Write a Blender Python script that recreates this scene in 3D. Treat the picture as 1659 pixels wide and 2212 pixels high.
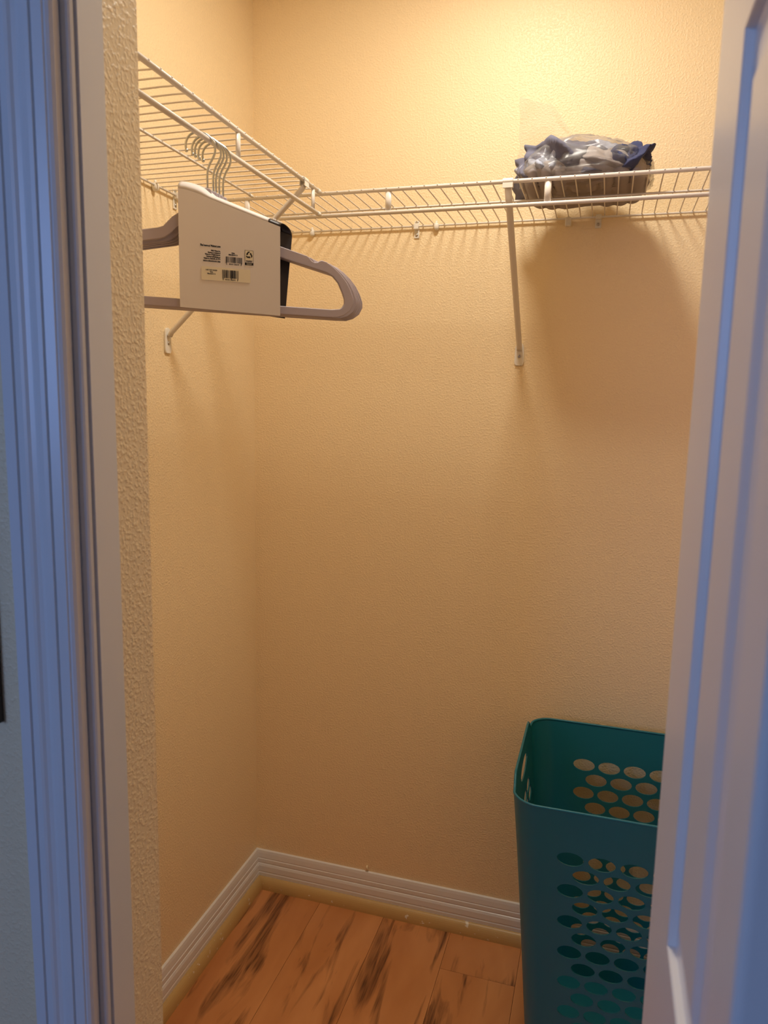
import bpy, bmesh, math, random
from mathutils import Vector, Matrix, noise
from mathutils.geometry import delaunay_2d_cdt

random.seed(7)
PI = math.pi
for o in list(bpy.data.objects):
    bpy.data.objects.remove(o, do_unlink=True)
scene = bpy.context.scene
COL = scene.collection

# ------------------------------------------------------------------ camera
cam_data = bpy.data.cameras.new('camera')
cam_data.sensor_fit = 'VERTICAL'
cam_data.sensor_height = 36.0
cam_data.lens = 36.0 * 1578.98 / 2212.0
cam_data.clip_start = 0.01
cam_data.dof.use_dof = True
cam_data.dof.focus_distance = 1.5
cam_data.dof.aperture_fstop = 9.0
cam = bpy.data.objects.new('camera', cam_data)
COL.objects.link(cam)
R = ((0.9568647, 0.2898125, 0.0204598), (-0.0614994, 0.1332180, 0.9891768), (-0.2839502, 0.9477667, -0.1452949))
cam.matrix_world = Matrix(((R[0][0], R[1][0], -R[2][0], 0.87843),
                           (R[0][1], R[1][1], -R[2][1], -1.74053),
                           (R[0][2], R[1][2], -R[2][2], 1.35912), (0, 0, 0, 1)))
scene.camera = cam

# ------------------------------------------------------------------ world, window daylight, exposure
world = bpy.data.worlds.new('world')
scene.world = world
world.use_nodes = True
world.node_tree.nodes['Background'].inputs[0].default_value = (0.30, 0.48, 1.0, 1)
world.node_tree.nodes['Background'].inputs[1].default_value = 0.14
wl = bpy.data.lights.new('window_daylight', 'AREA')
wl.shape = 'RECTANGLE'; wl.size = 1.2; wl.size_y = 1.3
wl.energy = 29.0; wl.color = (0.30, 0.48, 1.0)
wlo = bpy.data.objects.new('window_daylight', wl); COL.objects.link(wlo)
wlo.location = (-0.9, -4.1, 1.75)
wlo.rotation_euler = (Vector((0.5, -1.2, 1.4)) - Vector(wlo.location)).to_track_quat('-Z', 'Y').to_euler()
scene.view_settings.view_transform = 'Standard'
scene.view_settings.look = 'None'
scene.view_settings.gamma = 1.0
scene.view_settings.use_curve_mapping = False
scene.view_settings.exposure = 0.0
LAMP = (0.655, -0.55, 2.385)
LAMP_W = 9.0
LAMP_COL = (1.0, 0.92, 0.79)

# render effort: bounces and noise threshold only
try:
    cy = scene.cycles
    cy.use_adaptive_sampling = True; cy.adaptive_threshold = 0.05; cy.adaptive_min_samples = 20; cy.use_light_tree = False
    cy.max_bounces = 7; cy.diffuse_bounces = 5; cy.glossy_bounces = 3; cy.transparent_max_bounces = 12
    cy.caustics_reflective = False; cy.caustics_refractive = False
except AttributeError:
    pass

# ------------------------------------------------------------------ helpers
def new_mat(name, base, rough=0.5, spec=0.5, metal=0.0):
    m = bpy.data.materials.new(name); m.use_nodes = True
    b = m.node_tree.nodes['Principled BSDF']
    b.inputs['Base Color'].default_value = (*base, 1)
    b.inputs['Roughness'].default_value = rough
    b.inputs['Specular IOR Level'].default_value = spec
    b.inputs['Metallic'].default_value = metal
    return m

def bsdf(m): return m.node_tree.nodes['Principled BSDF']

def add_noise_bump(m, scale, strength, dist, detail=2.0, stretch=(1, 1, 1), ramp=None):
    nt = m.node_tree; N = nt.nodes; L = nt.links
    tc = N.new('ShaderNodeTexCoord'); mp = N.new('ShaderNodeMapping'); nz = N.new('ShaderNodeTexNoise')
    mp.inputs['Scale'].default_value = stretch
    nz.inputs['Scale'].default_value = scale; nz.inputs['Detail'].default_value = detail
    bp = N.new('ShaderNodeBump'); bp.inputs['Strength'].default_value = strength; bp.inputs['Distance'].default_value = dist
    L.new(tc.outputs['Object'], mp.inputs['Vector']); L.new(mp.outputs[0], nz.inputs['Vector'])
    src = nz.outputs[0]
    if ramp:
        cr = N.new('ShaderNodeValToRGB')
        cr.color_ramp.elements[0].position = ramp[0]; cr.color_ramp.elements[1].position = ramp[1]
        L.new(src, cr.inputs[0]); src = cr.outputs[0]
    L.new(src, bp.inputs['Height']); L.new(bp.outputs[0], bsdf(m).inputs['Normal'])
    return nz, mp, bp

def mesh_obj(name, verts, faces, mat, parent=None, smooth=False):
    me = bpy.data.meshes.new(name)
    me.from_pydata([tuple(v) for v in verts], [], faces); me.update()
    return link_mesh(name, me, mat, parent, smooth)

def link_mesh(name, me, mat, parent=None, smooth=False):
    if mat is not None and not me.materials: me.materials.append(mat)
    if smooth: me.polygons.foreach_set('use_smooth', [len(q.vertices) <= 4 for q in me.polygons])
    o = bpy.data.objects.new(name, me); COL.objects.link(o)
    if parent is not None: o.parent = parent
    return o

def empty(name, loc=(0, 0, 0), rz=0.0):
    o = bpy.data.objects.new(name, None); COL.objects.link(o)
    o.location = loc; o.rotation_euler = (0, 0, rz); o.empty_display_size = 0.05
    return o

def tag(o, label, cat, group=None):
    o['label'] = label; o['category'] = cat
    if group: o['group'] = group
    return o

def structure(o, label=None):
    o['kind'] = 'structure'
    if label: o['label'] = label
    return o

def box_data(x0, x1, y0, y1, z0, z1):
    v = [(x0, y0, z0), (x1, y0, z0), (x1, y1, z0), (x0, y1, z0), (x0, y0, z1), (x1, y0, z1), (x1, y1, z1), (x0, y1, z1)]
    f = [(0, 3, 2, 1), (4, 5, 6, 7), (0, 1, 5, 4), (1, 2, 6, 5), (2, 3, 7, 6), (3, 0, 4, 7)]
    return v, f

def box(name, x0, x1, y0, y1, z0, z1, mat, parent=None, bevel=0.0):
    v, f = box_data(x0, x1, y0, y1, z0, z1)
    o = mesh_obj(name, v, f, mat, parent)
    if bevel:
        bm = bmesh.new(); bm.from_mesh(o.data)
        bmesh.ops.bevel(bm, geom=list(bm.edges), offset=bevel, segments=2, profile=0.5, affect='EDGES')
        bm.to_mesh(o.data); bm.free()
    return o

def tube_data(path, r, seg=10, cap=True, flat=None):
    """sweep a circle (or an ellipse flat=(rx, ry, refdir)) along a list of points"""
    path = [Vector(p) for p in path]
    V, F = [], []
    n = len(path); prev = None
    for i, p in enumerate(path):
        t = (path[min(i + 1, n - 1)] - path[max(i - 1, 0)]).normalized()
        if prev is None:
            ref = Vector(flat[2]) if flat else (Vector((0, 0, 1)) if abs(t.z) < 0.9 else Vector((1, 0, 0)))
            a = (ref - t * ref.dot(t)).normalized()
        else:
            a = (prev - t * prev.dot(t)).normalized()
        prev = a
        b = t.cross(a)
        ra, rb = (flat[0], flat[1]) if flat else ((r[i], r[i]) if isinstance(r, (list, tuple)) else (r, r))
        for k in range(seg):
            c = 2 * PI * k / seg
            V.append(p + a * math.cos(c) * ra + b * math.sin(c) * rb)
    for i in range(n - 1):
        for k in range(seg):
            k2 = (k + 1) % seg
            F.append((i * seg + k, i * seg + k2, (i + 1) * seg + k2, (i + 1) * seg + k))
    if cap:
        F.append(tuple(range(seg - 1, -1, -1))); F.append(tuple((n - 1) * seg + k for k in range(seg)))
    return V, F

def tube(name, path, r, mat, parent=None, seg=10, flat=None):
    V, F = tube_data(path, r, seg, True, flat)
    return mesh_obj(name, V, F, mat, parent, smooth=True)

def profile_extrude(name, prof, path_fn, mat, parent=None, closed=True, smooth=False):
    """prof: list of 2-D points; path_fn: list of functions (a, b) -> xyz, one for each station"""
    V, F = [], []
    n = len(prof)
    for fn in path_fn:
        for a, b in prof: V.append(fn(a, b))
    for s in range(len(path_fn) - 1):
        for i in range(n if closed else n - 1):
            j = (i + 1) % n
            F.append((s * n + i, s * n + j, (s + 1) * n + j, (s + 1) * n + i))
    if closed:
        F.append(tuple(range(n - 1, -1, -1))); F.append(tuple((len(path_fn) - 1) * n + i for i in range(n)))
    me = bpy.data.meshes.new(name); me.from_pydata([tuple(v) for v in V], [], F)
    bm = bmesh.new(); bm.from_mesh(me); bmesh.ops.recalc_face_normals(bm, faces=bm.faces); bm.to_mesh(me); bm.free()
    return link_mesh(name, me, mat, parent, smooth)

def curve_mesh(splines, extrude, bevel, res=2):
    cu = bpy.data.curves.new('tmp', 'CURVE'); cu.dimensions = '2D'; cu.fill_mode = 'BOTH'
    cu.extrude = extrude; cu.bevel_depth = bevel; cu.bevel_resolution = res
    for pts in splines:
        s = cu.splines.new('POLY'); s.points.add(len(pts) - 1); s.use_cyclic_u = True
        for q, (a, b) in zip(s.points, pts): q.co = (a, b, 0, 1)
    o = bpy.data.objects.new('tmp', cu); COL.objects.link(o)
    dg = bpy.context.evaluated_depsgraph_get()
    me = bpy.data.meshes.new_from_object(o.evaluated_get(dg))
    bpy.data.objects.remove(o); bpy.data.curves.remove(cu)
    return me

def text_mesh(body, size, align='LEFT', weight=0.0):
    cu = bpy.data.curves.new('tmp', 'FONT'); cu.body = body; cu.size = size; cu.align_x = align
    cu.resolution_u = 2; cu.offset = weight; cu.space_line = 0.95
    o = bpy.data.objects.new('tmp', cu); COL.objects.link(o)
    dg = bpy.context.evaluated_depsgraph_get()
    me = bpy.data.meshes.new_from_object(o.evaluated_get(dg))
    bpy.data.objects.remove(o); bpy.data.curves.remove(cu)
    return me

def smooth_closed(pts, it=1):
    for _ in range(it):
        q = []
        for i in range(len(pts)):
            a, b = pts[i], pts[(i + 1) % len(pts)]
            q += [(0.75 * a[0] + 0.25 * b[0], 0.75 * a[1] + 0.25 * b[1]), (0.25 * a[0] + 0.75 * b[0], 0.25 * a[1] + 0.75 * b[1])]
        pts = q
    return pts

# ------------------------------------------------------------------ materials
WALL = new_mat('cream_textured_paint', (0.91, 0.725, 0.455), 0.42, 0.4)
add_noise_bump(WALL, 230, 0.34, 0.0016, 2.0, ramp=(0.45, 0.70))
TRIM = new_mat('white_semigloss_trim', (0.78, 0.76, 0.74), 0.28, 0.5)
add_noise_bump(TRIM, 22, 0.10, 0.002, 2.0, stretch=(1, 1, 0.25))
DOORP = new_mat('white_door_paint', (0.78, 0.76, 0.74), 0.3, 0.5)
add_noise_bump(DOORP, 30, 0.08, 0.002, 2.0, stretch=(1, 1, 0.1))
CEIL = new_mat('ceiling_paint', (0.82, 0.76, 0.66), 0.8, 0.2)
WIRE = new_mat('white_vinyl_wire_coat', (0.80, 0.75, 0.69), 0.35, 0.5)
CLIP = new_mat('white_nylon', (0.82, 0.78, 0.70), 0.4, 0.5)
STEEL = new_mat('screw_steel', (0.55, 0.53, 0.50), 0.3, 0.5, 1.0)
DARK = new_mat('dark_recess', (0.02, 0.015, 0.01), 0.6)
CHROME = new_mat('bright_steel_wire', (0.62, 0.64, 0.60), 0.22, 0.5, 1.0)
HANG = new_mat('pale_grey_plastic', (0.46, 0.40, 0.44), 0.4, 0.45)
CARD = new_mat('pale_grey_card', (0.74, 0.68, 0.63), 0.7, 0.25)
add_noise_bump(CARD, 60, 0.05, 0.001)
CARDTOP = new_mat('white_card', (0.80, 0.77, 0.76), 0.6, 0.3)
CARDBLK = new_mat('black_printed_card', (0.035, 0.028, 0.030), 0.45, 0.4)
INK = new_mat('black_ink', (0.012, 0.010, 0.010), 0.6, 0.2)
STICK = new_mat('cream_sticker', (0.78, 0.70, 0.52), 0.5, 0.4)
TEAL = new_mat('teal_plastic', (0.008, 0.145, 0.185), 0.38, 0.5)
FRAMEW = new_mat('dark_brown_wood', (0.035, 0.018, 0.008), 0.4, 0.5)
FRAMEP = new_mat('frame_print', (0.3, 0.28, 0.25), 0.5)

def mottled(name, c0, c1, scale, rough=0.5, stretch=(1, 1, 1), lo=0.4, hi=0.6, detail=4):
    m = new_mat(name, c0, rough); nt = m.node_tree; N = nt.nodes; L = nt.links
    tc = N.new('ShaderNodeTexCoord'); mp = N.new('ShaderNodeMapping'); nz = N.new('ShaderNodeTexNoise'); cr = N.new('ShaderNodeValToRGB')
    mp.inputs['Scale'].default_value = stretch; nz.inputs['Scale'].default_value = scale; nz.inputs['Detail'].default_value = detail
    e = cr.color_ramp.elements; e[0].position = lo; e[1].position = hi; e[0].color = (*c0, 1); e[1].color = (*c1, 1)
    L.new(tc.outputs['Object'], mp.inputs['Vector']); L.new(mp.outputs[0], nz.inputs['Vector'])
    L.new(nz.outputs[0], cr.inputs[0]); L.new(cr.outputs[0], bsdf(m).inputs['Base Color'])
    return m
SHOE = mottled('worn_tan_shoe_paint', (0.55, 0.36, 0.14), (0.75, 0.68, 0.55), 55, 0.4, (1, 1, 1.6), 0.66, 0.70, 5)

def wood_mat():
    m = new_mat('amber_laminate', (0.4, 0.15, 0.05), 0.32, 0.5)
    nt = m.node_tree; N = nt.nodes; L = nt.links
    tc = N.new('ShaderNodeTexCoord'); oi = N.new('ShaderNodeObjectInfo')
    add = N.new('ShaderNodeVectorMath'); add.operation = 'ADD'
    mul = N.new('ShaderNodeVectorMath'); mul.operation = 'SCALE'; mul.inputs['Scale'].default_value = 7.0
    L.new(oi.outputs['Random'], mul.inputs[0]); L.new(tc.outputs['Object'], add.inputs[0]); L.new(mul.outputs[0], add.inputs[1])
    def nz(scale, stretch, detail, dist=0.0):
        mp = N.new('ShaderNodeMapping'); mp.inputs['Scale'].default_value = stretch
        t = N.new('ShaderNodeTexNoise'); t.inputs['Scale'].default_value = scale; t.inputs['Detail'].default_value = detail
        t.inputs['Distortion'].default_value = dist
        L.new(add.outputs[0], mp.inputs['Vector']); L.new(mp.outputs[0], t.inputs['Vector']); return t.outputs[0]
    def ramp(src, p0, c0, p1, c1):
        r = N.new('ShaderNodeValToRGB'); e = r.color_ramp.elements
        e[0].position = p0; e[0].color = (*c0, 1); e[1].position = p1; e[1].color = (*c1, 1); L.new(src, r.inputs[0]); return r.outputs[0]
    base = ramp(nz(3.0, (3.2, 0.8, 1), 3, 0.4), 0.3, (0.48, 0.185, 0.060), 0.7, (0.66, 0.30, 0.115))
    streak = ramp(nz(5.0, (4.2, 0.62, 1), 4, 0.7), 0.545, (0, 0, 0), 0.66, (1, 1, 1))
    fine = ramp(nz(40.0, (6.0, 0.35, 1), 2), 0.35, (0.55, 0.55, 0.55), 0.65, (1, 1, 1))
    mk = N.new('ShaderNodeMath'); mk.operation = 'MULTIPLY'; L.new(streak, mk.inputs[0]); L.new(fine, mk.inputs[1])
    mx = N.new('ShaderNodeMixRGB'); L.new(mk.outputs[0], mx.inputs[0]); L.new(base, mx.inputs[1]); mx.inputs[2].default_value = (0.12, 0.042, 0.016, 1)
    L.new(mx.outputs[0], bsdf(m).inputs['Base Color'])
    return m
WOOD = wood_mat()

# ------------------------------------------------------------------ room shell
CZ = 2.44                                  # ceiling height
XR = 1.62                                  # right wall of the closet
YI, YO = -1.0815, -1.180                   # closet side / room side of the front wall
XJ = 0.425                                 # left side of the door opening
XK = 1.035                                 # right side of the door opening
DH = 2.04                                  # height of the opening
structure(box('wall_back', -0.1, XR + 0.1, 0.0, 0.1, 0, CZ, WALL), 'cream textured back wall of the closet')
structure(box('wall_left', -0.1, 0.0, YI - 0.001, 0.0, 0, CZ, WALL), 'cream textured left wall of the closet')
structure(box('wall_right', XR, XR + 0.1, YI - 0.001, 0.0, 0, CZ, WALL), 'cream textured right wall of the closet')

def prism_xy(name, poly, z0, z1, mat, parent=None):
    return profile_extrude(name, poly, [lambda a, b, z=z0: (a, b, z), lambda a, b, z=z1: (a, b, z)], mat, parent)
# front wall: left of the opening (drywall returns towards the opening), right of it, header
wf = prism_xy('wall_front', [(-2.2, YO), (0.408, YO), (0.408, -1.1353), (XJ, -1.1353), (XJ - 0.0005, YI - 0.002), (XJ - 0.002, YI), (-2.2, YI)], 0, CZ, WALL)
structure(wf, 'cream textured front wall with rounded drywall return beside the door')
structure(box('wall_front_right', XK, 3.2, YO, YI, 0, CZ, WALL), 'cream front wall to the right of the door opening')
structure(box('wall_front_header', XJ, XK, YO, YI, DH + 0.02, CZ, WALL), 'cream wall above the door opening')
structure(box('ceiling', -2.2, 3.2, -5.2, 0.1, CZ, CZ + 0.05, CEIL), 'white ceiling')

# floor of separate laminate planks
fl = structure(box('floor', -2.2, 3.2, -5.2, 0.1, -0.03, -0.008, DARK), 'amber laminate plank floor with dark streaks')
PW = 0.1825
ends = {0: [-1.25], 1: [-0.92], 2: [-0.62], 3: [-0.157, -1.37], 4: [-0.75], 5: [-0.35], 6: [-1.0], 7: [-0.55], 8: [-0.9]}
def plank(xa, xb, ya, yb):
    g = 0.0003
    o = box('plank', xa + g, xb - g, ya + g, yb - g, -0.008, 0.0, WOOD, fl)
    bm = bmesh.new(); bm.from_mesh(o.data)
    es = [e for e in bm.edges if all(v.co.z > -0.001 for v in e.verts)]
    bmesh.ops.bevel(bm, geom=es, offset=0.0004, segments=1, affect='EDGES'); bm.to_mesh(o.data); bm.free()
for i in range(9):
    a = 0.0225 + PW * i
    cuts = [-2.6] + sorted(ends[i]) + [0.0]
    if cuts[1] - cuts[0] > 1.25: cuts.insert(1, cuts[1] - 1.22)
    for ya, yb in zip(cuts[:-1], cuts[1:]):
        plank(0.0 if i == 0 else a, min(a + PW, XR), ya, yb)

# baseboards with their shoe mouldings (profile: distance from wall, height)
BB = [(0.0, 0.0), (0.013, 0.0), (0.0135, 0.040), (0.0120, 0.0435), (0.0132, 0.046), (0.0125, 0.060), (0.0105, 0.066), (0.0088, 0.067),
      (0.0098, 0.0705), (0.0095, 0.0795), (0.0078, 0.0815), (0.0086, 0.0840), (0.0070, 0.0960), (0.0052, 0.1030), (0.0, 0.1045)]
SH = [(0.0130, 0.0)] + [(0.0130 + 0.0165 * math.cos(t * PI / 2 / 8), 0.031 * math.sin(t * PI / 2 / 8)) for t in range(9)]
def base_run(name, label, fns, fns2):
    b = structure(profile_extrude(name, BB, fns, TRIM), label)
    profile_extrude('shoe_moulding', SH, fns2, SHOE, b)['label'] = 'worn tan shoe moulding with chipped paint'
fb = [lambda a, b: (a, -a, b), lambda a, b: (XR - a, -a, b)]
base_run('baseboard_back', 'white stepped baseboard along the back wall', fb, fb)
flb = [lambda a, b: (a, YI + a, b), lambda a, b: (a, -a, b)]
base_run('baseboard_left', 'white stepped baseboard along the left wall', flb, flb)
frb = [lambda a, b: (XR - a, -a, b), lambda a, b: (XR - a, YI + a, b)]
base_run('baseboard_right', 'white stepped baseboard along the right wall', frb, frb)
# dried paint drip above the back baseboard
V, F = tube_data([(0.331, -0.001, 0.121), (0.330, -0.003, 0.117), (0.332, -0.003, 0.111), (0.334, -0.002, 0.107)], [0.002, 0.0035, 0.003, 0.001], 8)
dr = mesh_obj('paint_drip', V, F, WALL, bpy.data.objects['wall_back'], True)

# ------------------------------------------------------------------ left door casing and jamb
def trim_profile(name, prof, z0, z1, label, mat=TRIM):
    o = prism_xy(name, prof, z0, z1, mat)
    return structure(o, label)
CAS = [(0.3510, -1.1800), (0.3510, -1.1965), (0.3525, -1.1980), (0.3646, -1.1985), (0.3658, -1.1945), (0.3672, -1.1980), (0.3749, -1.1990), (0.3778, -1.1982),
       (0.3802, -1.1964), (0.3845, -1.1955), (0.3888, -1.1968), (0.3937, -1.1972), (0.3981, -1.1970), (0.3993, -1.1930), (0.4007, -1.1965), (0.4105, -1.1955),
       (0.4112, -1.1940), (0.4130, -1.1942), (0.4155, -1.1925), (0.4170, -1.1895), (0.4165, -1.1850), (0.4150, -1.1800)]
trim_profile('trim_1', CAS, 0, DH + 0.08, 'white fluted door casing left of the opening')
JAMB = [(0.4081, -1.1354), (0.4081, -1.1785), (0.4200, -1.1785), (0.4219, -1.1778), (0.4230, -1.1760), (0.4234, -1.1735), (0.4233, -1.1722), (0.4205, -1.1715),
        (0.4210, -1.1700), (0.4246, -1.1696), (0.4250, -1.1690), (0.4254, -1.1358), (0.4250, -1.1354)]
trim_profile('trim_2', JAMB, 0, DH, 'smooth white door jamb left of the opening')
MIR = lambda P: [(2 * 0.730 - a, b) for a, b in P]
trim_profile('trim_3', MIR(CAS), 0, DH + 0.08, 'white fluted door casing behind the folded door')
trim_profile('trim_4', [(1.0351, -1.1785), (1.0351, -1.0815), (1.028, -1.0815), (1.028, -1.1785)], 0, DH, 'white door jamb behind the folded door')
structure(box('trim_5', XJ - 0.001, XK, -1.1785, -1.0815, DH, DH + 0.019, TRIM), 'white head jamb over the opening')
structure(box('trim_6', 0.351, 1.109, -1.200, -1.180, DH + 0.025, DH + 0.085, TRIM, None, 0.003), 'white head casing over the opening')

# ------------------------------------------------------------------ folded bifold door (two narrow raised-panel leaves)
def leaf_mesh(y_far, y_near, side):
    """face at x = 0 looking towards -x; panels cut into it; body 35 mm thick to +x"""
    T = 0.035; D = 0.0062
    sf, sn = 0.110, 0.045
    panels = [(0.20, 0.865), (1.020, 1.562), (1.680, 1.915)]
    V, F = [], []
    def add(*q): V.append(q); return len(V) - 1
    def quad(a, b, c, d): F.append((a, b, c, d))
    ya, yb = y_far - sf, y_near + sn
    zs = [0.012]
    for p0, p1 in panels: zs += [p0, p1]
    zs.append(DH - 0.015)
    r = 0.004
    def rect(y0, y1, z0, z1, x=0.0):
        quad(add(x, y0, z0), add(x, y0, z1), add(x, y1, z1), add(x, y1, z0))
    rect(y_far, ya, zs[0], zs[-1]); rect(yb, y_near + r, zs[0], zs[-1])
    for k in range(0, len(zs), 2): rect(ya, yb, zs[k], zs[k + 1])
    for p0, p1 in panels:
        rings = []
        for off, x in ((0, 0), (0.0010, 0.0008), (0.0022, 0.0050), (0.0050, D), (0.0095, D), (0.0125, D - 0.0006), (0.0350, 0.0034), (0.0400, 0.0012), (0.0425, 0.0004)):
            rings.append([add(x, ya - off, p0 + off), add(x, ya - off, p1 - off), add(x, yb + off, p1 - off), add(x, yb + off, p0 + off)])
        for q, w in zip(rings[:-1], rings[1:]):
            for k in range(4): quad(q[k], q[(k + 1) % 4], w[(k + 1) % 4], w[k])
        F.append(tuple(rings[-1]))
    # rounded near edge, end, back and far edge
    arc = [(r - r * math.cos(t * PI / 2 / 4), y_near + r - r * math.sin(t * PI / 2 / 4)) for t in range(5)]
    pts = arc + [(T, y_near), (T, y_far), (0, y_far)]
    for (xa, y1), (xb, y2) in zip(pts[:-1], pts[1:]):
        quad(add(xa, y1, zs[0]), add(xa, y1, zs[-1]), add(xb, y2, zs[-1]), add(xb, y2, zs[0]))
    for z in (zs[0], zs[-1]):
        F.append(tuple(add(x, y, z) for x, y in pts))
    me = bpy.data.meshes.new('door_leaf'); me.from_pydata(V, [], F)
    bm = bmesh.new(); bm.from_mesh(me); bmesh.ops.remove_doubles(bm, verts=bm.verts, dist=1e-5); bmesh.ops.recalc_face_normals(bm, faces=bm.faces); bm.to_mesh(me); bm.free()
    return me
door = structure(empty('door_1', (0.936, 0, 0)), 'white raised panel bifold door folded open on the right')
lm = leaf_mesh(-1.171, -1.4725, -1)
link_mesh('door_leaf', lm, DOORP, door)
l2 = link_mesh('door_leaf', lm.copy(), DOORP, door)
l2.location = (0.076, -2.6435, 0); l2.rotation_euler = (0, 0, PI)
for z in (0.35, 1.0, 1.75):
    V, F = tube_data([(0.038, -1.4765, z - 0.032), (0.038, -1.4765, z + 0.032)], 0.004, 10)
    mesh_obj('hinge', V, F, STEEL, door, True)

# framed picture on the room wall, only its right edge in view
pf = tag(empty('picture_frame', (0.081, -1.180, 1.035)), 'thin dark brown wooden frame hung left of the blue door casing', 'picture frame')
for nm, b in (('frame_rail', (-0.234, 0.234, -0.007, 0, 0.0, 0.028)), ('frame_rail', (-0.234, 0.234, -0.007, 0, 0.532, 0.56)),
              ('frame_stile', (-0.234, -0.206, -0.007, 0, 0.028, 0.532)), ('frame_stile', (0.206, 0.234, -0.007, 0, 0.028, 0.532))):
    box(nm, *b, FRAMEW, pf, 0.001)
box('picture', -0.206, 0.206, -0.004, 0, 0.028, 0.532, FRAMEP, pf)

# ------------------------------------------------------------------ closet ceiling lamp
lamp = tag(empty('ceiling_lamp', (LAMP[0], LAMP[1], CZ)), 'round white ceiling lamp inside the closet', 'lamp')
def lathe(name, prof, mat, parent, seg=32, loc=(0, 0, 0)):
    V, F = [], []
    for r_, z_ in prof:
        for k in range(seg): V.append((loc[0] + r_ * math.cos(2 * PI * k / seg), loc[1] + r_ * math.sin(2 * PI * k / seg), loc[2] + z_))
    for i in range(len(prof) - 1):
        for k in range(seg):
            F.append((i * seg + k, i * seg + (k + 1) % seg, (i + 1) * seg + (k + 1) % seg, (i + 1) * seg + k))
    return mesh_obj(name, V, F, mat, parent, True)
lathe('base', [(0.001, 0), (0.125, 0), (0.125, -0.012), (0.118, -0.02), (0.001, -0.02)], CLIP, lamp)
lathe('housing', [(0.112, -0.02), (0.112, -0.046), (0.108, -0.051), (0.001, -0.051)], CLIP, lamp)
ll = bpy.data.lights.new('lamp_disc', 'AREA'); ll.shape = 'DISK'; ll.size = 0.20; ll.energy = LAMP_W; ll.color = LAMP_COL
llo = bpy.data.objects.new('lamp_disc', ll); COL.objects.link(llo); llo.parent = lamp; llo.location = (0, 0, LAMP[2] - CZ)

# ------------------------------------------------------------------ wire shelves
ZS = 1.7737; SD = 0.305; HR = 0.0427
RR, RM, RWI = 0.0040, 0.0023, 0.00135
sb = tag(empty('wire_shelf', (0, 0, ZS)), 'long white wire shelf along the back wall holding the bagged clothes', 'shelf', 'white wire closet shelves')
X0, X1 = 0.012, XR - 0.012
tube('front_rail', [(X0, -SD, 0), (X1, -SD, 0)], RR, WIRE, sb)
tube('hanging_rod', [(X0, -SD, -HR), (X1, -SD, -HR)], RR, WIRE, sb)
tube('middle_rail', [(X0, -0.170, 0), (X1, -0.170, 0)], RM, WIRE, sb)
tube('back_rail', [(X0, -0.007, 0), (X1, -0.007, 0)], RM, WIRE, sb)
def wire_mesh(L_front, dirv):
    zf = RR * 0.70; zb = RM + RWI * 0.6
    q = [(-0.004, zb), (0.02, zb), (L_front - 0.03, zb + 0.0004), (L_front - 0.012, zf), (L_front - 0.004, zf), (L_front + 0.0012, zf - 0.0010)]
    V, F = tube_data([(dirv[0] * a, dirv[1] * a, z) for a, z in q], RWI, 6)
    me = bpy.data.meshes.new('wire'); me.from_pydata([tuple(v) for v in V], [], F); me.materials.append(WIRE)
    me.polygons.foreach_set('use_smooth', [True] * len(me.polygons)); return me
def strut_mesh():
    V, F = tube_data([(0, 0, -HR), (0, 0, 0)], 0, 12, True, (0.0062, 0.0030, (1, 0, 0)))
    me = bpy.data.meshes.new('strut'); me.from_pydata([tuple(v) for v in V], [], F); me.materials.append(WIRE)
    me.polygons.foreach_set('use_smooth', [len(q.vertices) <= 4 for q in me.polygons]); return me
wm = wire_mesh(SD, (0, -1)); sm = strut_mesh()
x = 0.034
while x < X1 - 0.01:
    o = link_mesh('wire', wm, None, sb); o.location = (x, -0.003, 0); x += 0.0254
x = 0.1390
while x < X1:
    o = link_mesh('strut', sm, None, sb); o.location = (x, -SD + 0.0005, 0); x += 0.305

sl = tag(empty('wire_shelf', (0, 0, ZS)), 'white wire shelf along the left wall with the hangers on its rod', 'shelf', 'white wire closet shelves')
YA, YB = -1.062, -0.3195
tube('front_rail', [(SD, YA, 0), (SD, YB, 0)], RR, WIRE, sl)
tube('hanging_rod', [(SD, YA, -HR), (SD, YB, -HR)], RR, WIRE, sl)
tube('middle_rail', [(0.158, YA, 0), (0.158, YB, 0)], RM, WIRE, sl)
tube('back_rail', [(0.007, YA, 0), (0.007, YB, 0)], RM, WIRE, sl)
wm2 = wire_mesh(SD, (1, 0))
y = -0.334
while y > YA + 0.005:
    o = link_mesh('wire', wm2, None, sl); o.location = (0.003, y, 0); y -= 0.0254
y = -0.350
while y > YA:
    o = link_mesh('strut', sm, None, sl); o.location = (SD - 0.0005, y, 0); o.rotation_euler = (0, 0, PI / 2); y -= 0.305
for xx, zz in ((SD, 0), (SD, -HR), (0.158, 0)):
    V, F = tube_data([(xx, YB + 0.002, zz), (xx, YB - 0.012, zz)], (RR if xx == SD else RM) + 0.0008, 10)
    mesh_obj('end_cap', V, F, CLIP, sl, True)

def blob_mesh(sx, sy, sz, name='clip', p=2.6):
    V, F = [], []
    nu, nv = 14, 9
    for j in range(nv + 1):
        ph = -PI / 2 + PI * j / nv
        for i in range(nu):
            t = 2 * PI * i / nu
            f = lambda c: math.copysign(abs(c) ** (2 / p), c)
            V.append((sx * f(math.cos(ph)) * f(math.cos(t)), sy * f(math.cos(ph)) * f(math.sin(t)), sz * f(math.sin(ph))))
    for j in range(nv):
        for i in range(nu):
            F.append((j * nu + i, j * nu + (i + 1) % nu, (j + 1) * nu + (i + 1) % nu, (j + 1) * nu + i))
    me = bpy.data.meshes.new(name); me.from_pydata(V, [], F)
    me.polygons.foreach_set('use_smooth', [True] * len(me.polygons)); return me

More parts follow.
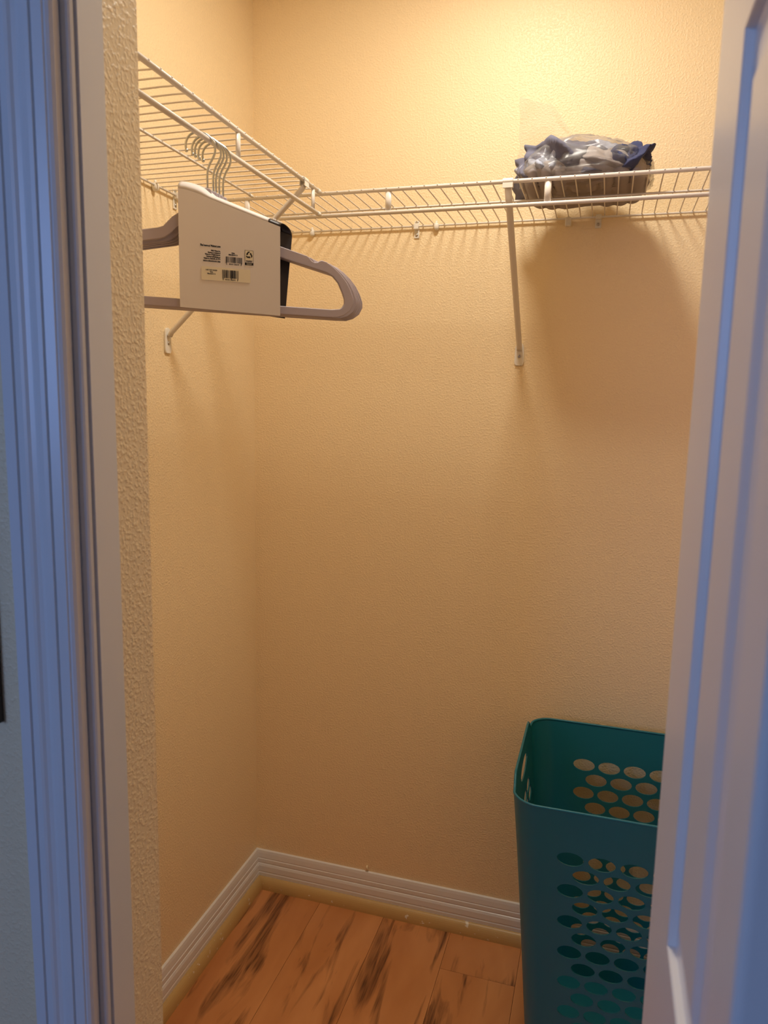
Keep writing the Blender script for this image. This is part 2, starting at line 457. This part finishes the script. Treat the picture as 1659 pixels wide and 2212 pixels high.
# clips that hold the back rails to the walls
CL = blob_mesh(0.0062, 0.0070, 0.0085)
def wall_clip(loc, rz, label, kind):
    t = tag(empty('wall_clip', loc, rz), label, 'clip', 'white shelf wall clips')
    if kind == 'round':
        link_mesh('body', CL, CLIP, t).location = (0, -0.0065, -0.0025)
        V, F = tube_data([(0, -0.0065, 0.004), (0, -0.0065, 0.010)], [0.0035, 0.0022], 8)
        mesh_obj('pin', V, F, CLIP, t, True)
    elif kind == 'bracket':
        box('plate', -0.006, 0.006, -0.003, -0.0002, -0.026, 0.013, CLIP, t, 0.001)
        box('hook', -0.0055, 0.0055, -0.0125, -0.003, -0.0075, 0.0055, CLIP, t, 0.0015)
        for z in (0.0095, -0.0185):
            V, F = tube_data([(0, -0.003, z), (0, -0.0045, z), (0, -0.0053, z)], [0.0034, 0.0034, 0.002], 10)
            mesh_obj('screw', V, F, STEEL, t, True)
    elif kind == 'saddle':
        box('plate', -0.0065, 0.0065, -0.003, -0.0002, -0.022, 0.004, CLIP, t, 0.001)
        box('hook', -0.006, 0.006, -0.012, -0.003, -0.005, 0.005, CLIP, t, 0.0015)
        V, F = tube_data([(0, -0.003, -0.0145), (0, -0.0045, -0.0145), (0, -0.0053, -0.0145)], [0.0036, 0.0036, 0.002], 10)
        mesh_obj('screw', V, F, STEEL, t, True)
    else:
        box('plate', -0.0068, 0.0068, -0.0125, -0.0002, -0.0165, 0.003, CLIP, t, 0.0025)
    return t
wall_clip((0.161, 0, ZS), 0, 'white clip on the back rail just right of the hanger sleeve', 'round')
wall_clip((0.424, 0, ZS), 0, 'white two-screw bracket on the back rail left of the long diagonal brace', 'bracket')
wall_clip((0.472, 0, ZS), 0, 'white clip right beside the two-screw bracket', 'round')
wall_clip((0.770, 0, ZS), 0, 'plain white clip under the left part of the bagged clothes', 'plain')
wall_clip((0.834, 0, ZS), 0, 'white one-screw clip under the middle of the bagged clothes', 'saddle')
wall_clip((0, -0.432, ZS), PI / 2, 'white clip on the left wall nearest the doorway', 'round')
wall_clip((0, -0.357, ZS), PI / 2, 'white bracket on the left wall half hidden by the hanger sleeve', 'bracket')

# diagonal support braces
def brace(loc, rz, label):
    """local: wall plane y = 0, shelf towards -y, x along the wall"""
    t = tag(empty('shelf_brace', loc, rz), label, 'brace', 'diagonal shelf braces')
    zf = ZS - loc[2]
    V, F = tube_data([(0, -0.0075, 0.004), (0, -0.0125, 0.012), (0.0, -SD + 0.004, zf - 0.014), (0.0, -SD + 0.001, zf - 0.008)], 0, 12, True, (0.0066, 0.0048, (1, 0, 0)))
    mesh_obj('tube', V, F, WIRE, t, True)
    sh = smooth_closed([(-0.0100, -0.030), (0.0, -0.030), (0.0100, -0.030), (0.0100, -0.01), (0.0092, 0.010), (0.006, 0.020), (-0.006, 0.020), (-0.0092, 0.010), (-0.0100, -0.01)], 2)
    me = curve_mesh([sh], 0.0014, 0.0007)
    ft = link_mesh('foot_plate', me, CLIP, t); ft.rotation_euler = (PI / 2, 0, 0); ft.location = (0, -0.0024, 0)
    V, F = tube_data([(0, -0.0040, -0.010), (0, -0.0058, -0.010), (0, -0.0068, -0.010)], [0.0036, 0.0036, 0.002], 10)
    mesh_obj('screw', V, F, STEEL, t, True)
    # clip saddle over the front rail
    P = [(0.0062 * math.cos(a), 0.0062 * math.sin(a)) for a in [PI * (-0.15 + 1.30 * k / 12) for k in range(13)]]
    Q = [(0.0045 * math.cos(a), 0.0045 * math.sin(a)) for a in [PI * (-0.15 + 1.30 * k / 12) for k in range(13)]][::-1]
    prof = P + [(-0.0062, -0.012), (-0.0050, -0.012)] + Q + [(0.0045, -0.010), (0.0062, -0.010)]
    profile_extrude('rail_clip', prof, [lambda a, b, xx=-0.0095: (xx, -SD + a, zf + b), lambda a, b, xx=0.0095: (xx, -SD + a, zf + b)], CLIP, t)
    return t
brace((0.676, 0, 1.4855), 0, 'white diagonal brace standing on the back wall beside the bagged clothes')
brace((0, -0.395, 1.4855), PI / 2, 'white diagonal brace behind the grey hanger sleeve on the left wall')

# ------------------------------------------------------------------ clothes hangers in their card sleeve
TH = math.radians(40)
ZR = ZS - HR
OUT = [(0.0030, -0.0690), (0.0044, -0.0705), (0.0050, -0.0790), (0.012, -0.086), (0.025, -0.096), (0.040, -0.106), (0.050, -0.1135), (0.057, -0.121), (0.0625, -0.1275), (0.070, -0.1305), (0.1082, -0.1390), (0.1490, -0.1484),
       (0.1520, -0.1500), (0.1554, -0.1538), (0.1585, -0.1562), (0.162, -0.1572), (0.1674, -0.1567), (0.1710, -0.1540), (0.1739, -0.1531), (0.1816, -0.1549), (0.1927, -0.1615), (0.204, -0.1707),
       (0.2143, -0.1821), (0.2212, -0.1938), (0.2259, -0.2059), (0.2262, -0.2142), (0.2205, -0.2249), (0.2104, -0.2322), (0.1992, -0.2360), (0.18, -0.2366), (0.1071, -0.2366)]
INN = [(0.012, -0.107), (0.03, -0.116), (0.045, -0.126), (0.055, -0.136), (0.0625, -0.1412), (0.07, -0.1440), (0.1255, -0.1567), (0.1818, -0.1687), (0.1929, -0.1741), (0.2019, -0.1831),
       (0.2088, -0.1969), (0.2129, -0.2079), (0.2130, -0.2151), (0.2091, -0.2216), (0.2046, -0.2245), (0.19, -0.2262), (0.1076, -0.2265)]
mirror = lambda P: P + [(-a, b) for a, b in P[::-1]]
hbody = curve_mesh([mirror(OUT), mirror(INN)], 0.0014, 0.0011, 2)
hbody.name = 'hanger_body'; hbody.materials.clear(); hbody.materials.append(HANG)
hc, hr_ = (-0.009, -0.0135), 0.0208
path = [(0, 0, -0.090), (0, 0, -0.050), (0.0008, 0, -0.042), (0.0040, 0, -0.033), (0.0085, 0, -0.025)]
for k in range(22):
    a = math.radians(-12 + k * 10.0)
    path.append((hc[0] + hr_ * math.cos(a), 0, hc[1] + hr_ * math.sin(a)))
V, F = tube_data(path, 0.00165, 8)
hhook = bpy.data.meshes.new('hook'); hhook.from_pydata([tuple(v) for v in V], [], F); hhook.materials.append(CHROME)
hhook.polygons.foreach_set('use_smooth', [True] * len(hhook.polygons))
tip = blob_mesh(0.0026, 0.0026, 0.0026, 'tip', 2.0); tip.materials.append(CHROME)
HY = [0.0, 0.0165, 0.0245, 0.0340, 0.0455]
HL = ['pale grey plastic hanger nearest the doorway at the front of the sleeve', 'pale grey hanger second from the doorway in the sleeve', 'pale grey hanger in the middle of the five in the sleeve',
      'pale grey hanger fourth from the doorway in the sleeve', 'pale grey hanger at the back of the sleeve nearest the corner']
for i, dy in enumerate(HY):
    h = tag(empty('clothes_hanger', (SD, -0.750 + dy, ZR), TH), HL[i], 'hanger', 'hangers in the card sleeve')
    b = link_mesh('body', hbody, None, h); b.rotation_euler = (PI / 2, 0, 0)
    hk = link_mesh('hook', hhook, None, h)
    tp = link_mesh('tip', tip, None, hk); tp.location = path[-1]
# sleeve: local x along the hangers, y to the back of the closet, z up, origin on the rod
sv = tag(empty('card_sleeve', (SD, -0.750, ZR), TH), 'grey card sleeve with printed labels and barcodes wrapped round the hangers', 'sleeve')
NF, NB = -0.012, 0.0375
shear = lambda n: (n - NF) * 0.66
def top_z(s):
    pts = [(-0.0435, -0.0760), (-0.0345, -0.0760), (-0.02, -0.0785), (-0.0056, -0.0827), (0.0346, -0.0935), (0.1045, -0.1119)]
    for (a, za), (b, zb) in zip(pts[:-1], pts[1:]):
        if s <= b: return za + (zb - za) * max(0, (s - a)) / (b - a)
    return pts[-1][1]
S = [-0.0435 + 0.148 * k / 40 for k in range(41)]
V, F = [], []
for s in S: V += [(s, NF, -0.2385 - (s + 0.0435) * 0.019), (s, NF, top_z(s))]
for k in range(40): F.append((2 * k, 2 * k + 2, 2 * k + 3, 2 * k + 1))
def solid(o, t):
    md = o.modifiers.new('thickness', 'SOLIDIFY'); md.thickness = t; md.offset = 1.0; return o
solid(mesh_obj('front_panel', V, F, CARD, sv), 0.0007)
def arch(name, ks, mat, zoff=0.0):
    V, F = [], []; m = 10
    for k in ks:
        s = S[k]
        for j in range(m + 1):
            t = PI * j / m
            n = NF + (NB - NF) * (1 - math.cos(t)) / 2
            hgt = 0.0085 + (0.006 if s < -0.012 else 0.006 * max(0, 1 - (s + 0.012) / 0.012))
            V.append((s + shear(n), n, top_z(s) + hgt * math.sin(t) ** 0.8 + zoff))
    for a in range(len(ks) - 1):
        for j in range(m): F.append((a * (m + 1) + j, (a + 1) * (m + 1) + j, (a + 1) * (m + 1) + j + 1, a * (m + 1) + j + 1))
    return solid(mesh_obj(name, V, F, mat, sv, True), 0.0007)
arch('top_fold', list(range(0, 36)), CARDTOP)['label'] = 'white rounded top fold'
arch('black_band', list(range(35, 41)), CARDBLK)['label'] = 'black printed end of the top fold'
V, F = [], []
for s in S:
    d = shear(NB); k = (s + 0.0435) / 0.148
    V += [(s + d * (1 - 0.35 * k), NB, -0.2290 - 0.0105 * k), (s + d, NB, top_z(s))]
for k in range(40): F.append((2 * k, 2 * k + 2, 2 * k + 3, 2 * k + 1))
solid(mesh_obj('back_panel', V, F, CARDBLK, sv), 0.0007)['label'] = 'black inside of the sleeve back'
# printing on the front panel: local plane y = NF - 0.001, letters stand up in z
def print_obj(name, me, s, z, mat, parent, off, tilt=0.0, sx=1.0):
    o = link_mesh(name, me, mat, parent)
    o.matrix_local = Matrix.Translation((s, off, z)) @ Matrix.Rotation(tilt, 4, 'Y') @ Matrix.Rotation(PI / 2, 4, 'X') @ Matrix.Diagonal((sx, 1, 1, 1))
    return o
OFF = NF - 0.0011
def lines(name, txt, s, z, size, align, parent=None, off=OFF, tilt=0.0, sx=0.8, w=0.0):
    return print_obj(name, text_mesh(txt, size, align, w), s, z, INK, parent or sv, off, tilt, sx)
lines('printed_text', 'Find more at Walmart.com', 0.0153, -0.1508, 0.0042, 'RIGHT', sx=0.62, w=0.0002)
lines('printed_text', '\u00a92022 Walmart Inc.\nMainstays is a trademark of\nWalmart Inc. All Rights Reserved.', 0.0150, -0.1570, 0.0029, 'RIGHT', sx=0.56, w=0.00014)
lines('printed_text', 'Distributed by/Distribuido por\nWalmart Inc., Bentonville, AR 72716', 0.0150, -0.1655, 0.0029, 'RIGHT', sx=0.56, w=0.00014)
lines('printed_text', 'MADE IN CHINA/HECHO EN CHINA', 0.0150, -0.1718, 0.0029, 'RIGHT', sx=0.53, w=0.00014)
lines('printed_text', 'White\n8006-020-012 16', 0.0335, -0.1578, 0.0027, 'CENTER', sx=0.7, w=0.00014)

def barcode(s0, s1, z0, z1, seed):
    rnd = random.Random(seed); V, F = [], []; s = s0; unit = (s1 - s0) / 95.0
    spans = []; k = 0
    while s < s1 - unit:
        w = unit * rnd.choice((1, 1, 2, 3, 4)); g = unit * rnd.choice((1, 1, 2, 2, 3))
        spans.append((s, min(s + w, s1))); s += w + g
    for i, (a, b) in enumerate(spans):
        zz = z0 - (0.0012 if i < 2 or i > len(spans) - 3 or abs(i - len(spans) / 2) < 1 else 0)
        n = len(V); V += [(a, zz, 0), (b, zz, 0), (b, z1, 0), (a, z1, 0)]; F.append((n, n + 1, n + 2, n + 3))
    me = bpy.data.meshes.new('barcode'); me.from_pydata(V, [], F); return me
print_obj('barcode', barcode(0, 0.0250, 0, 0.0082, 3), 0.0222, -0.1706, INK, sv, OFF)
lines('printed_text', '6   49391 00579   8', 0.0347, -0.1738, 0.0030, 'CENTER', sx=0.95, w=0.00005)
# recycling panel: frame, three chasing arrows, PAPER / SLEEVE
def frame_mesh(w, h, t):
    V = [(0, 0, 0), (w, 0, 0), (w, h, 0), (0, h, 0), (t, t, 0), (w - t, t, 0), (w - t, h - t, 0), (t, h - t, 0)]
    me = bpy.data.meshes.new('frame'); me.from_pydata(V, [], [(0, 1, 5, 4), (1, 2, 6, 5), (2, 3, 7, 6), (3, 0, 4, 7)]); return me
def rect_mesh(w, h):
    me = bpy.data.meshes.new('rect'); me.from_pydata([(0, 0, 0), (w, 0, 0), (w, h, 0), (0, h, 0)], [], [(0, 1, 2, 3)]); return me
RP = print_obj('recycling_panel', rect_mesh(0.0128, 0.0142), 0.0508, -0.1646, STICK, sv, OFF + 0.0002); RP['label'] = 'pale recycling panel'
print_obj('recycling_frame', frame_mesh(0.0128, 0.0180, 0.0004), 0.0508, -0.1686, INK, sv, OFF)
me = bpy.data.meshes.new('arrows'); V, F = [], []
for k in range(3):
    c, s_ = math.cos(2 * PI * k / 3), math.sin(2 * PI * k / 3)
    # one bent arrow along the side of the triangle
    shape = [(-0.0030, -0.0040), (0.0002, -0.0040), (0.0002, -0.0048), (0.0022, -0.0032), (0.0002, -0.0012), (0.0002, -0.0021), (-0.0026, -0.0021), (-0.0040, -0.0008), (-0.0048, -0.0022)]
    n = len(V)
    for a, b in shape: V.append((a * c - b * s_ , a * s_ + b * c, 0))
    F += [(n, n + 1, n + 5, n + 6), (n + 2, n + 3, n + 4), (n, n + 6, n + 7, n + 8)]
me.from_pydata(V, [], F)
print_obj('recycling_arrows', me, 0.0572, -0.1573, INK, sv, OFF)
lines('printed_text', 'PAPER', 0.0572, -0.1673, 0.0030, 'CENTER', sx=1.05, w=0.0001)
print_obj('recycling_bar', rect_mesh(0.0128, 0.0032), 0.0508, -0.1717, INK, sv, OFF)
o = lines('printed_text', 'SLEEVE', 0.0572, -0.1711, 0.0028, 'CENTER', sx=0.9, off=OFF - 0.0002); o.data.materials.clear(); o.data.materials.append(STICK)
# sticker
tl = math.radians(-0.6)
shp = smooth_closed([(0, 0), (0.0035, 0), (0.068, 0.0), (0.0715, 0.0), (0.0715, 0.0035), (0.0715, 0.0155), (0.0715, 0.019), (0.068, 0.019), (0.0035, 0.019), (0, 0.019), (0, 0.0155), (0, 0.0035)], 2)
me = curve_mesh([shp], 0.0001, 0.0)
st = print_obj('sticker', me, -0.0125, -0.1980, STICK, sv, OFF, tl); st['label'] = 'cream barcode sticker'
def on_sticker(name, me, a, b, mat, sx=1.0):
    o = link_mesh(name, me, mat, st); o.matrix_local = Matrix.Translation((a, b, 0.0004)) @ Matrix.Diagonal((sx, 1, 1, 1)); return o
on_sticker('barcode', barcode(0, 0.0235, 0, 0.0115, 11), 0.0300, 0.0046, INK)
on_sticker('printed_text', text_mesh('6   49391 00579   8', 0.0030, 'CENTER', 0.00005), 0.0417, 0.0014, INK, 0.95)
on_sticker('printed_text', text_mesh('S 30CT FLKD HANGER\nWhite\n8006-020-012 16', 0.0027, 'CENTER', 0.00008), 0.0143, 0.0135, INK, 0.62)
# white lettering on the black band of the top fold
bm_ = text_mesh('50 slim', 0.0085, 'CENTER', 0.0001)
o = link_mesh('printed_text', bm_, CARDTOP, sv)
slope = math.atan2(-0.0184, 0.0699)
o.matrix_local = Matrix.Translation((0.1015, NF + 0.0035, top_z(0.095) + 0.0060)) @ Matrix.Rotation(-slope, 4, 'Y') @ Matrix.Rotation(math.radians(62), 4, 'X') @ Matrix.Diagonal((0.6, 0.5, 1, 1))

# ------------------------------------------------------------------ bagged clothes on the back shelf
def cloth_mat(name, col, rough=0.85):
    m = new_mat(name, col, rough, 0.2); add_noise_bump(m, 45, 0.35, 0.004, 3.0); return m
C_GREY = cloth_mat('grey_cotton', (0.36, 0.32, 0.32))
C_SLATE = cloth_mat('slate_cotton', (0.16, 0.16, 0.22))
C_LIGHT = cloth_mat('pale_blue_cotton', (0.42, 0.45, 0.56))
C_NAVY = cloth_mat('navy_cotton', (0.055, 0.062, 0.13))
def n3(x, y, z): return noise.noise(Vector((x, y, z)))
ZD = ZS + 0.0048
bundle = tag(empty('clothes_bundle', (0.808, -0.160, ZD)), 'bundle of folded grey and blue clothes inside the clear bag', 'clothes')
def lump(name, cx, cy, cz, sx, sy, sz, mat, seed, p=3.0, amp=0.12, pleat=0.0, per=0.028, nu=128, nv=56, rz=0.0, flatz=None):
    V, F = [], []
    rnd = random.Random(int(seed * 100)); creases = []
    for _ in range(11):
        v = Vector((rnd.gauss(0, 1), rnd.gauss(0, 1), rnd.gauss(0, 0.8))).normalized()
        creases.append((v.x, v.y, v.z, rnd.uniform(-0.75, 0.75), rnd.uniform(0.10, 0.30), rnd.choice((0.9, 0.6, -0.5))))
    f = lambda c, q: math.copysign(abs(c) ** (2 / q), c)
    for j in range(nv + 1):
        ph = -PI / 2 + PI * j / nv
        for i in range(nu):
            t = 2 * PI * i / nu
            a, b, c = f(math.cos(ph), p) * f(math.cos(t), p), f(math.cos(ph), p) * f(math.sin(t), p), f(math.sin(ph), p)
            k = 1 + 0.7 * amp * n3(a * 1.3 + seed, b * 1.3, c * 1.1 - seed)
            for (nx, ny, nz_, dd, w, g) in creases:
                q = 1 - abs(a * nx + b * ny + c * nz_ - dd + 0.10 * n3(a * 2, b * 2, c * 2 + seed)) / w
                if q > 0: k += amp * g * q
            X, Y, Z = a * sx * k, b * sy * k, c * sz * (k if c > 0 else 1)
            if pleat:
                w = abs(math.sin(PI * (X + cx) / per)) ** 0.5
                if b < 0: Y += pleat * (1 - w) * min(1, -b * 1.4)
                if c < 0: Z += pleat * 0.6 * (1 - w) * min(1, -c)
            if rz: X, Y = X * math.cos(rz) - Y * math.sin(rz), X * math.sin(rz) + Y * math.cos(rz)
            X, Y, Z = X + cx, Y + cy, Z + cz
            V.append((X, Y, max(Z, 0.0005 if name == 'folded_stack' else 0.014)))
    for j in range(nv):
        for i in range(nu): F.append((j * nu + i, j * nu + (i + 1) % nu, (j + 1) * nu + (i + 1) % nu, (j + 1) * nu + i))
    return mesh_obj(name, V, F, mat, bundle, True)
lump('folded_stack', -0.002, 0.003, 0.022, 0.117, 0.114, 0.0225, C_GREY, 1.3, 5.0, 0.04, 0.012)
lump('shirt', -0.030, -0.005, 0.040, 0.092, 0.100, 0.052, C_SLATE, 4.1, 2.4, 0.20)
lump('shirt', -0.064, -0.020, 0.034, 0.050, 0.072, 0.038, C_LIGHT, 8.8, 2.3, 0.25)
lump('shirt', 0.025, 0.030, 0.052, 0.060, 0.060, 0.044, C_LIGHT, 2.2, 2.4, 0.22)
lump('shirt', 0.064, -0.010, 0.038, 0.046, 0.090, 0.034, C_NAVY, 6.4, 2.5, 0.25, rz=0.2)
lump('shirt', 0.045, -0.050, 0.036, 0.050, 0.050, 0.026, C_GREY, 9.9, 2.4, 0.2)

# clear polythene bag: a loose crumpled film round the bundle, with its open mouth standing up on the left
FILM = bpy.data.materials.new('clear_polythene'); FILM.use_nodes = True
nt = FILM.node_tree; nt.nodes.clear(); N = nt.nodes; L = nt.links
out = N.new('ShaderNodeOutputMaterial'); tr = N.new('ShaderNodeBsdfTransparent'); gl = N.new('ShaderNodeBsdfGlossy'); df = N.new('ShaderNodeBsdfDiffuse')
tr.inputs[0].default_value = (0.97, 0.96, 0.94, 1); gl.inputs['Roughness'].default_value = 0.22; df.inputs[0].default_value = (0.62, 0.60, 0.57, 1)
lw = N.new('ShaderNodeLayerWeight'); lw.inputs[0].default_value = 0.35
m1 = N.new('ShaderNodeMixShader'); m2 = N.new('ShaderNodeMixShader'); m1.inputs[0].default_value = 0.15
mlt = N.new('ShaderNodeMath'); mlt.operation = 'MULTIPLY'; mlt.inputs[1].default_value = 0.32
L.new(tr.outputs[0], m1.inputs[1]); L.new(df.outputs[0], m1.inputs[2]); L.new(lw.outputs['Fresnel'], mlt.inputs[0])
L.new(mlt.outputs[0], m2.inputs[0]); L.new(m1.outputs[0], m2.inputs[1]); L.new(gl.outputs[0], m2.inputs[2]); L.new(m2.outputs[0], out.inputs['Surface'])
bag = tag(empty('plastic_bag', (0.808, -0.160, ZD)), 'clear crumpled plastic bag on the back shelf with its open end standing up', 'bag')
nu, nv = 110, 44
V, F = [], []
f = lambda c, q: math.copysign(abs(c) ** (2 / q), c)
for j in range(nv + 1):
    ph = -PI / 2 + PI * j / nv
    for i in range(nu):
        t = 2 * PI * i / nu
        a, b, c = f(math.cos(ph), 3.0) * f(math.cos(t), 3.2), f(math.cos(ph), 3.0) * f(math.sin(t), 3.2), f(math.sin(ph), 2.4)
        cr = 0.06 * n3(a * 2, b * 2, c * 2 + 3) + 0.05 * (0.6 - 3 * abs(n3(a * 3 + 5, b * 3, c * 3))) + 0.03 * (0.5 - 3 * abs(n3(a * 7, b * 7 + 2, c * 7)))
        k = 1 + cr
        X, Y = a * 0.124 * k, b * 0.124 * k
        prof = 0.098 - 0.35 * abs(X + 0.02)
        Z = 0.030 + c * (prof * 0.75 if c > 0 else 0.029) * (k if c > 0 else 1)
        V.append((X, Y, max(Z, 0.0002)))
for j in range(nv):
    for i in range(nu): F.append((j * nu + i, j * nu + (i + 1) % nu, (j + 1) * nu + (i + 1) % nu, (j + 1) * nu + i))
mesh_obj('film', V, F, FILM, bag, True)
# standing mouth of the bag
V, F = [], []
ga, gb = 26, 20
for i in range(ga + 1):
    u = i / ga
    for j in range(gb + 1):
        v = j / gb
        top = 0.186 - 0.016 * u - 0.075 * max(0, u - 0.45) ** 1.3 / 0.46
        X = -0.132 + u * (0.118 + 0.010 * (1 - v)) - 0.004 * v + 0.004 * v
        Y = -0.010 + 0.030 * math.sin(u * 2.6) - 0.02 * v + 0.006 * n3(u * 4, v * 4, 1)
        Z = 0.060 + v * (top - 0.060) + 0.004 * n3(u * 3, v * 3, 7)
        V.append((X + 0.006 * n3(u * 3, v * 5, 2), Y, Z))
for i in range(ga):
    for j in range(gb): F.append((i * (gb + 1) + j, (i + 1) * (gb + 1) + j, (i + 1) * (gb + 1) + j + 1, i * (gb + 1) + j + 1))
mesh_obj('mouth_flap', V, F, FILM, bag, True)

# ------------------------------------------------------------------ teal laundry hamper with oval holes
HW, HD, HZ, RC = 0.440, 0.402, 0.628, 0.050
hx, hy = 0.751 + HW / 2, -0.446 + HD / 2
hamper = tag(empty('laundry_hamper', (hx, hy, 0)), 'tall teal plastic laundry hamper with rows of oval holes', 'hamper')
a_, b_, q_ = HW - 2 * RC, HD - 2 * RC, PI * RC / 2
PER = 2 * (a_ + b_) + 4 * q_
# perimeter starts in the middle of the right side, runs right-back-left-front
def per_pt(t):
    t = t % PER
    segs = [('l', b_ / 2, (HW / 2, 0), (0, 1)), ('a', q_, (HW / 2 - RC, HD / 2 - RC), 0), ('l', a_, (HW / 2 - RC, HD / 2), (-1, 0)), ('a', q_, (-HW / 2 + RC, HD / 2 - RC), PI / 2),
            ('l', b_, (-HW / 2, HD / 2 - RC), (0, -1)), ('a', q_, (-HW / 2 + RC, -HD / 2 + RC), PI), ('l', a_, (-HW / 2 + RC, -HD / 2), (1, 0)), ('a', q_, (HW / 2 - RC, -HD / 2 + RC), 1.5 * PI), ('l', b_ / 2, (HW / 2, -HD / 2 + RC), (0, 1))]
    for kind, ln, p, d in segs:
        if t <= ln + 1e-9:
            if kind == 'l': return (p[0] + d[0] * t, p[1] + d[1] * t)
            an = d + t / RC
            return (p[0] + RC * math.cos(an), p[1] + RC * math.sin(an))
        t -= ln
    return (HW / 2, 0)
T_BACK = b_ / 2 + q_ + a_ / 2; T_LEFT = T_BACK + a_ / 2 + q_ + b_ / 2; T_FRONT = T_LEFT + b_ / 2 + q_ + a_ / 2
def taper(z):
    k = z / HZ
    return 0.765 + 0.205 * k ** 0.9 + 0.03 * k ** 3
def rim_z(t):
    # handles: the rim dips and rises a little at both short sides
    z = HZ
    for tc in (T_LEFT, 0, PER):
        d = abs(t - tc)
        if d < 0.175:
            q = min(1.0, max(0.0, (0.150 - d) / 0.035)); z += 0.020 * q * q * (3 - 2 * q) - 0.004 * math.exp(-((d - 0.152) / 0.012) ** 2)
    return z
def hamper_pt(t, z):
    x_, y_ = per_pt(t); k = taper(z)
    return (x_ * k, y_ * k, z)
holes = []
def ring(c, z, ra, rb, n=18): return [(c + ra * math.cos(2 * PI * i / n), z + rb * math.sin(2 * PI * i / n)) for i in range(n)]
for tc, ncol, sgn in ((T_FRONT, 5, 1), (T_BACK, 5, -1)):
    for r in range(14):
        z = 0.530 - 0.0335 * r
        k = 1.0 / taper(z)
        for c in range(ncol if r % 2 == 0 else ncol - 1):
            off = (c - (ncol - 1) / 2 + (0 if r % 2 == 0 else 0.5)) * 0.0590 + (0.006 if sgn > 0 else 0.020)
            holes.append((tc + sgn * off, z, 0.0255, 0.0142))
for tc in (T_LEFT, 0.0, PER):
    holes.append((tc, 0.600, 0.060, 0.0165))
    for r in range(13):
        z = 0.530 - 0.0335 * r
        for c in range(4 if r % 2 else 3):
            off = (c - (3 if r % 2 else 2) / 2) * 0.0600
            holes.append((tc + off, z, 0.0255, 0.0142))
holes = [h for h in holes if (0.002 < h[0] - h[2] and h[0] + h[2] < PER - 0.002)]
pts, edges = [], []
def loop(P):
    n = len(pts); pts.extend(P)
    for i in range(len(P)): edges.append((n + i, n + (i + 1) % len(P)))
NT = 150
border = [(PER * i / NT, 0.004) for i in range(NT)] + [(PER, 0.004 + (HZ - 0.004) * i / 24) for i in range(24)]
border += [(PER - PER * i / NT, rim_z(PER - PER * i / NT)) for i in range(NT)] + [(0, HZ - (HZ - 0.004) * i / 24) for i in range(24)]
loop(border)
for (c, z, ra, rb) in holes: loop(ring(c, z, ra, rb, 30 if ra > 0.05 else 18))
inside = lambda t, z, g=1.12: any(((t - c) / (ra * g)) ** 2 + ((z - zz) / (rb * g)) ** 2 < 1 for c, zz, ra, rb in holes)
for i in range(1, NT):
    for j in range(1, 24):
        t, z = PER * i / NT, 0.004 + (HZ - 0.012) * j / 24
        if not inside(t, z, 1.25): pts.append((t, z))
res = delaunay_2d_cdt([Vector(p) for p in pts], edges, [], 1, 1e-6)
vo, fo = res[0], res[2]
fo = [f_ for f_ in fo if not inside(sum(vo[i][0] for i in f_) / len(f_), sum(vo[i][1] for i in f_) / len(f_), 0.985)]
def hamper_n(t, z):
    e = 1e-3
    p, a1, b1 = Vector(hamper_pt(t - e, z)), Vector(hamper_pt(t + e, z)), None
    n = (a1 - p).cross(Vector(hamper_pt(t, z + e)) - Vector(hamper_pt(t, z - e)))
    return n.normalized()
nv_ = len(vo); TK = 0.0013
nrm = [hamper_n(v[0], v[1]) for v in vo]
base = [Vector(hamper_pt(v[0], v[1])) for v in vo]
V = [p + n * TK for p, n in zip(base, nrm)] + [p - n * TK for p, n in zip(base, nrm)]
F, LN = [], []
cnt = {}
for f_ in fo:
    f_ = list(f_)
    g = (base[f_[1]] - base[f_[0]]).cross(base[f_[2]] - base[f_[0]])
    if g.dot(nrm[f_[0]]) < 0: f_ = f_[::-1]
    F.append(tuple(f_)); LN += [nrm[i] for i in f_]
    F.append(tuple(i + nv_ for i in f_[::-1])); LN += [-nrm[i] for i in f_[::-1]]
    for i in range(len(f_)):
        e = (f_[i], f_[(i + 1) % len(f_)])
        cnt[e] = cnt.get(e, 0) + 1
for (i, j) in list(cnt):
    if (j, i) in cnt: continue
    if min(vo[i][0], vo[j][0]) < 1e-6 and max(vo[i][0], vo[j][0]) < 1e-4: continue
    if min(vo[i][0], vo[j][0]) > PER - 1e-4: continue
    F.append((j, i, i + nv_, j + nv_))
    g = (V[i] - V[j]).cross(V[i + nv_] - V[j]).normalized(); LN += [g] * 4
me = bpy.data.meshes.new('shell'); me.from_pydata([tuple(v) for v in V], [], F); me.update()
sh_ = link_mesh('shell', me, TEAL, hamper, True)
me.normals_split_custom_set([tuple(n) for n in LN])
rimp = [hamper_pt(PER * i / NT, rim_z(PER * i / NT)) for i in range(NT + 1)]
V, F = tube_data(rimp, 0.0026, 8, False)
mesh_obj('rim', V, F, TEAL, hamper, True)
kb = [hamper_pt(PER * i / 80, 0.004) for i in range(80)]
V = [(x_, y_, 0.001) for x_, y_, _ in kb] + [(x_, y_, 0.006) for x_, y_, _ in kb]
F = [tuple(range(79, -1, -1)), tuple(range(80, 160))] + [(i, (i + 1) % 80, 80 + (i + 1) % 80, 80 + i) for i in range(80)]
mesh_obj('bottom', V, F, TEAL, hamper)
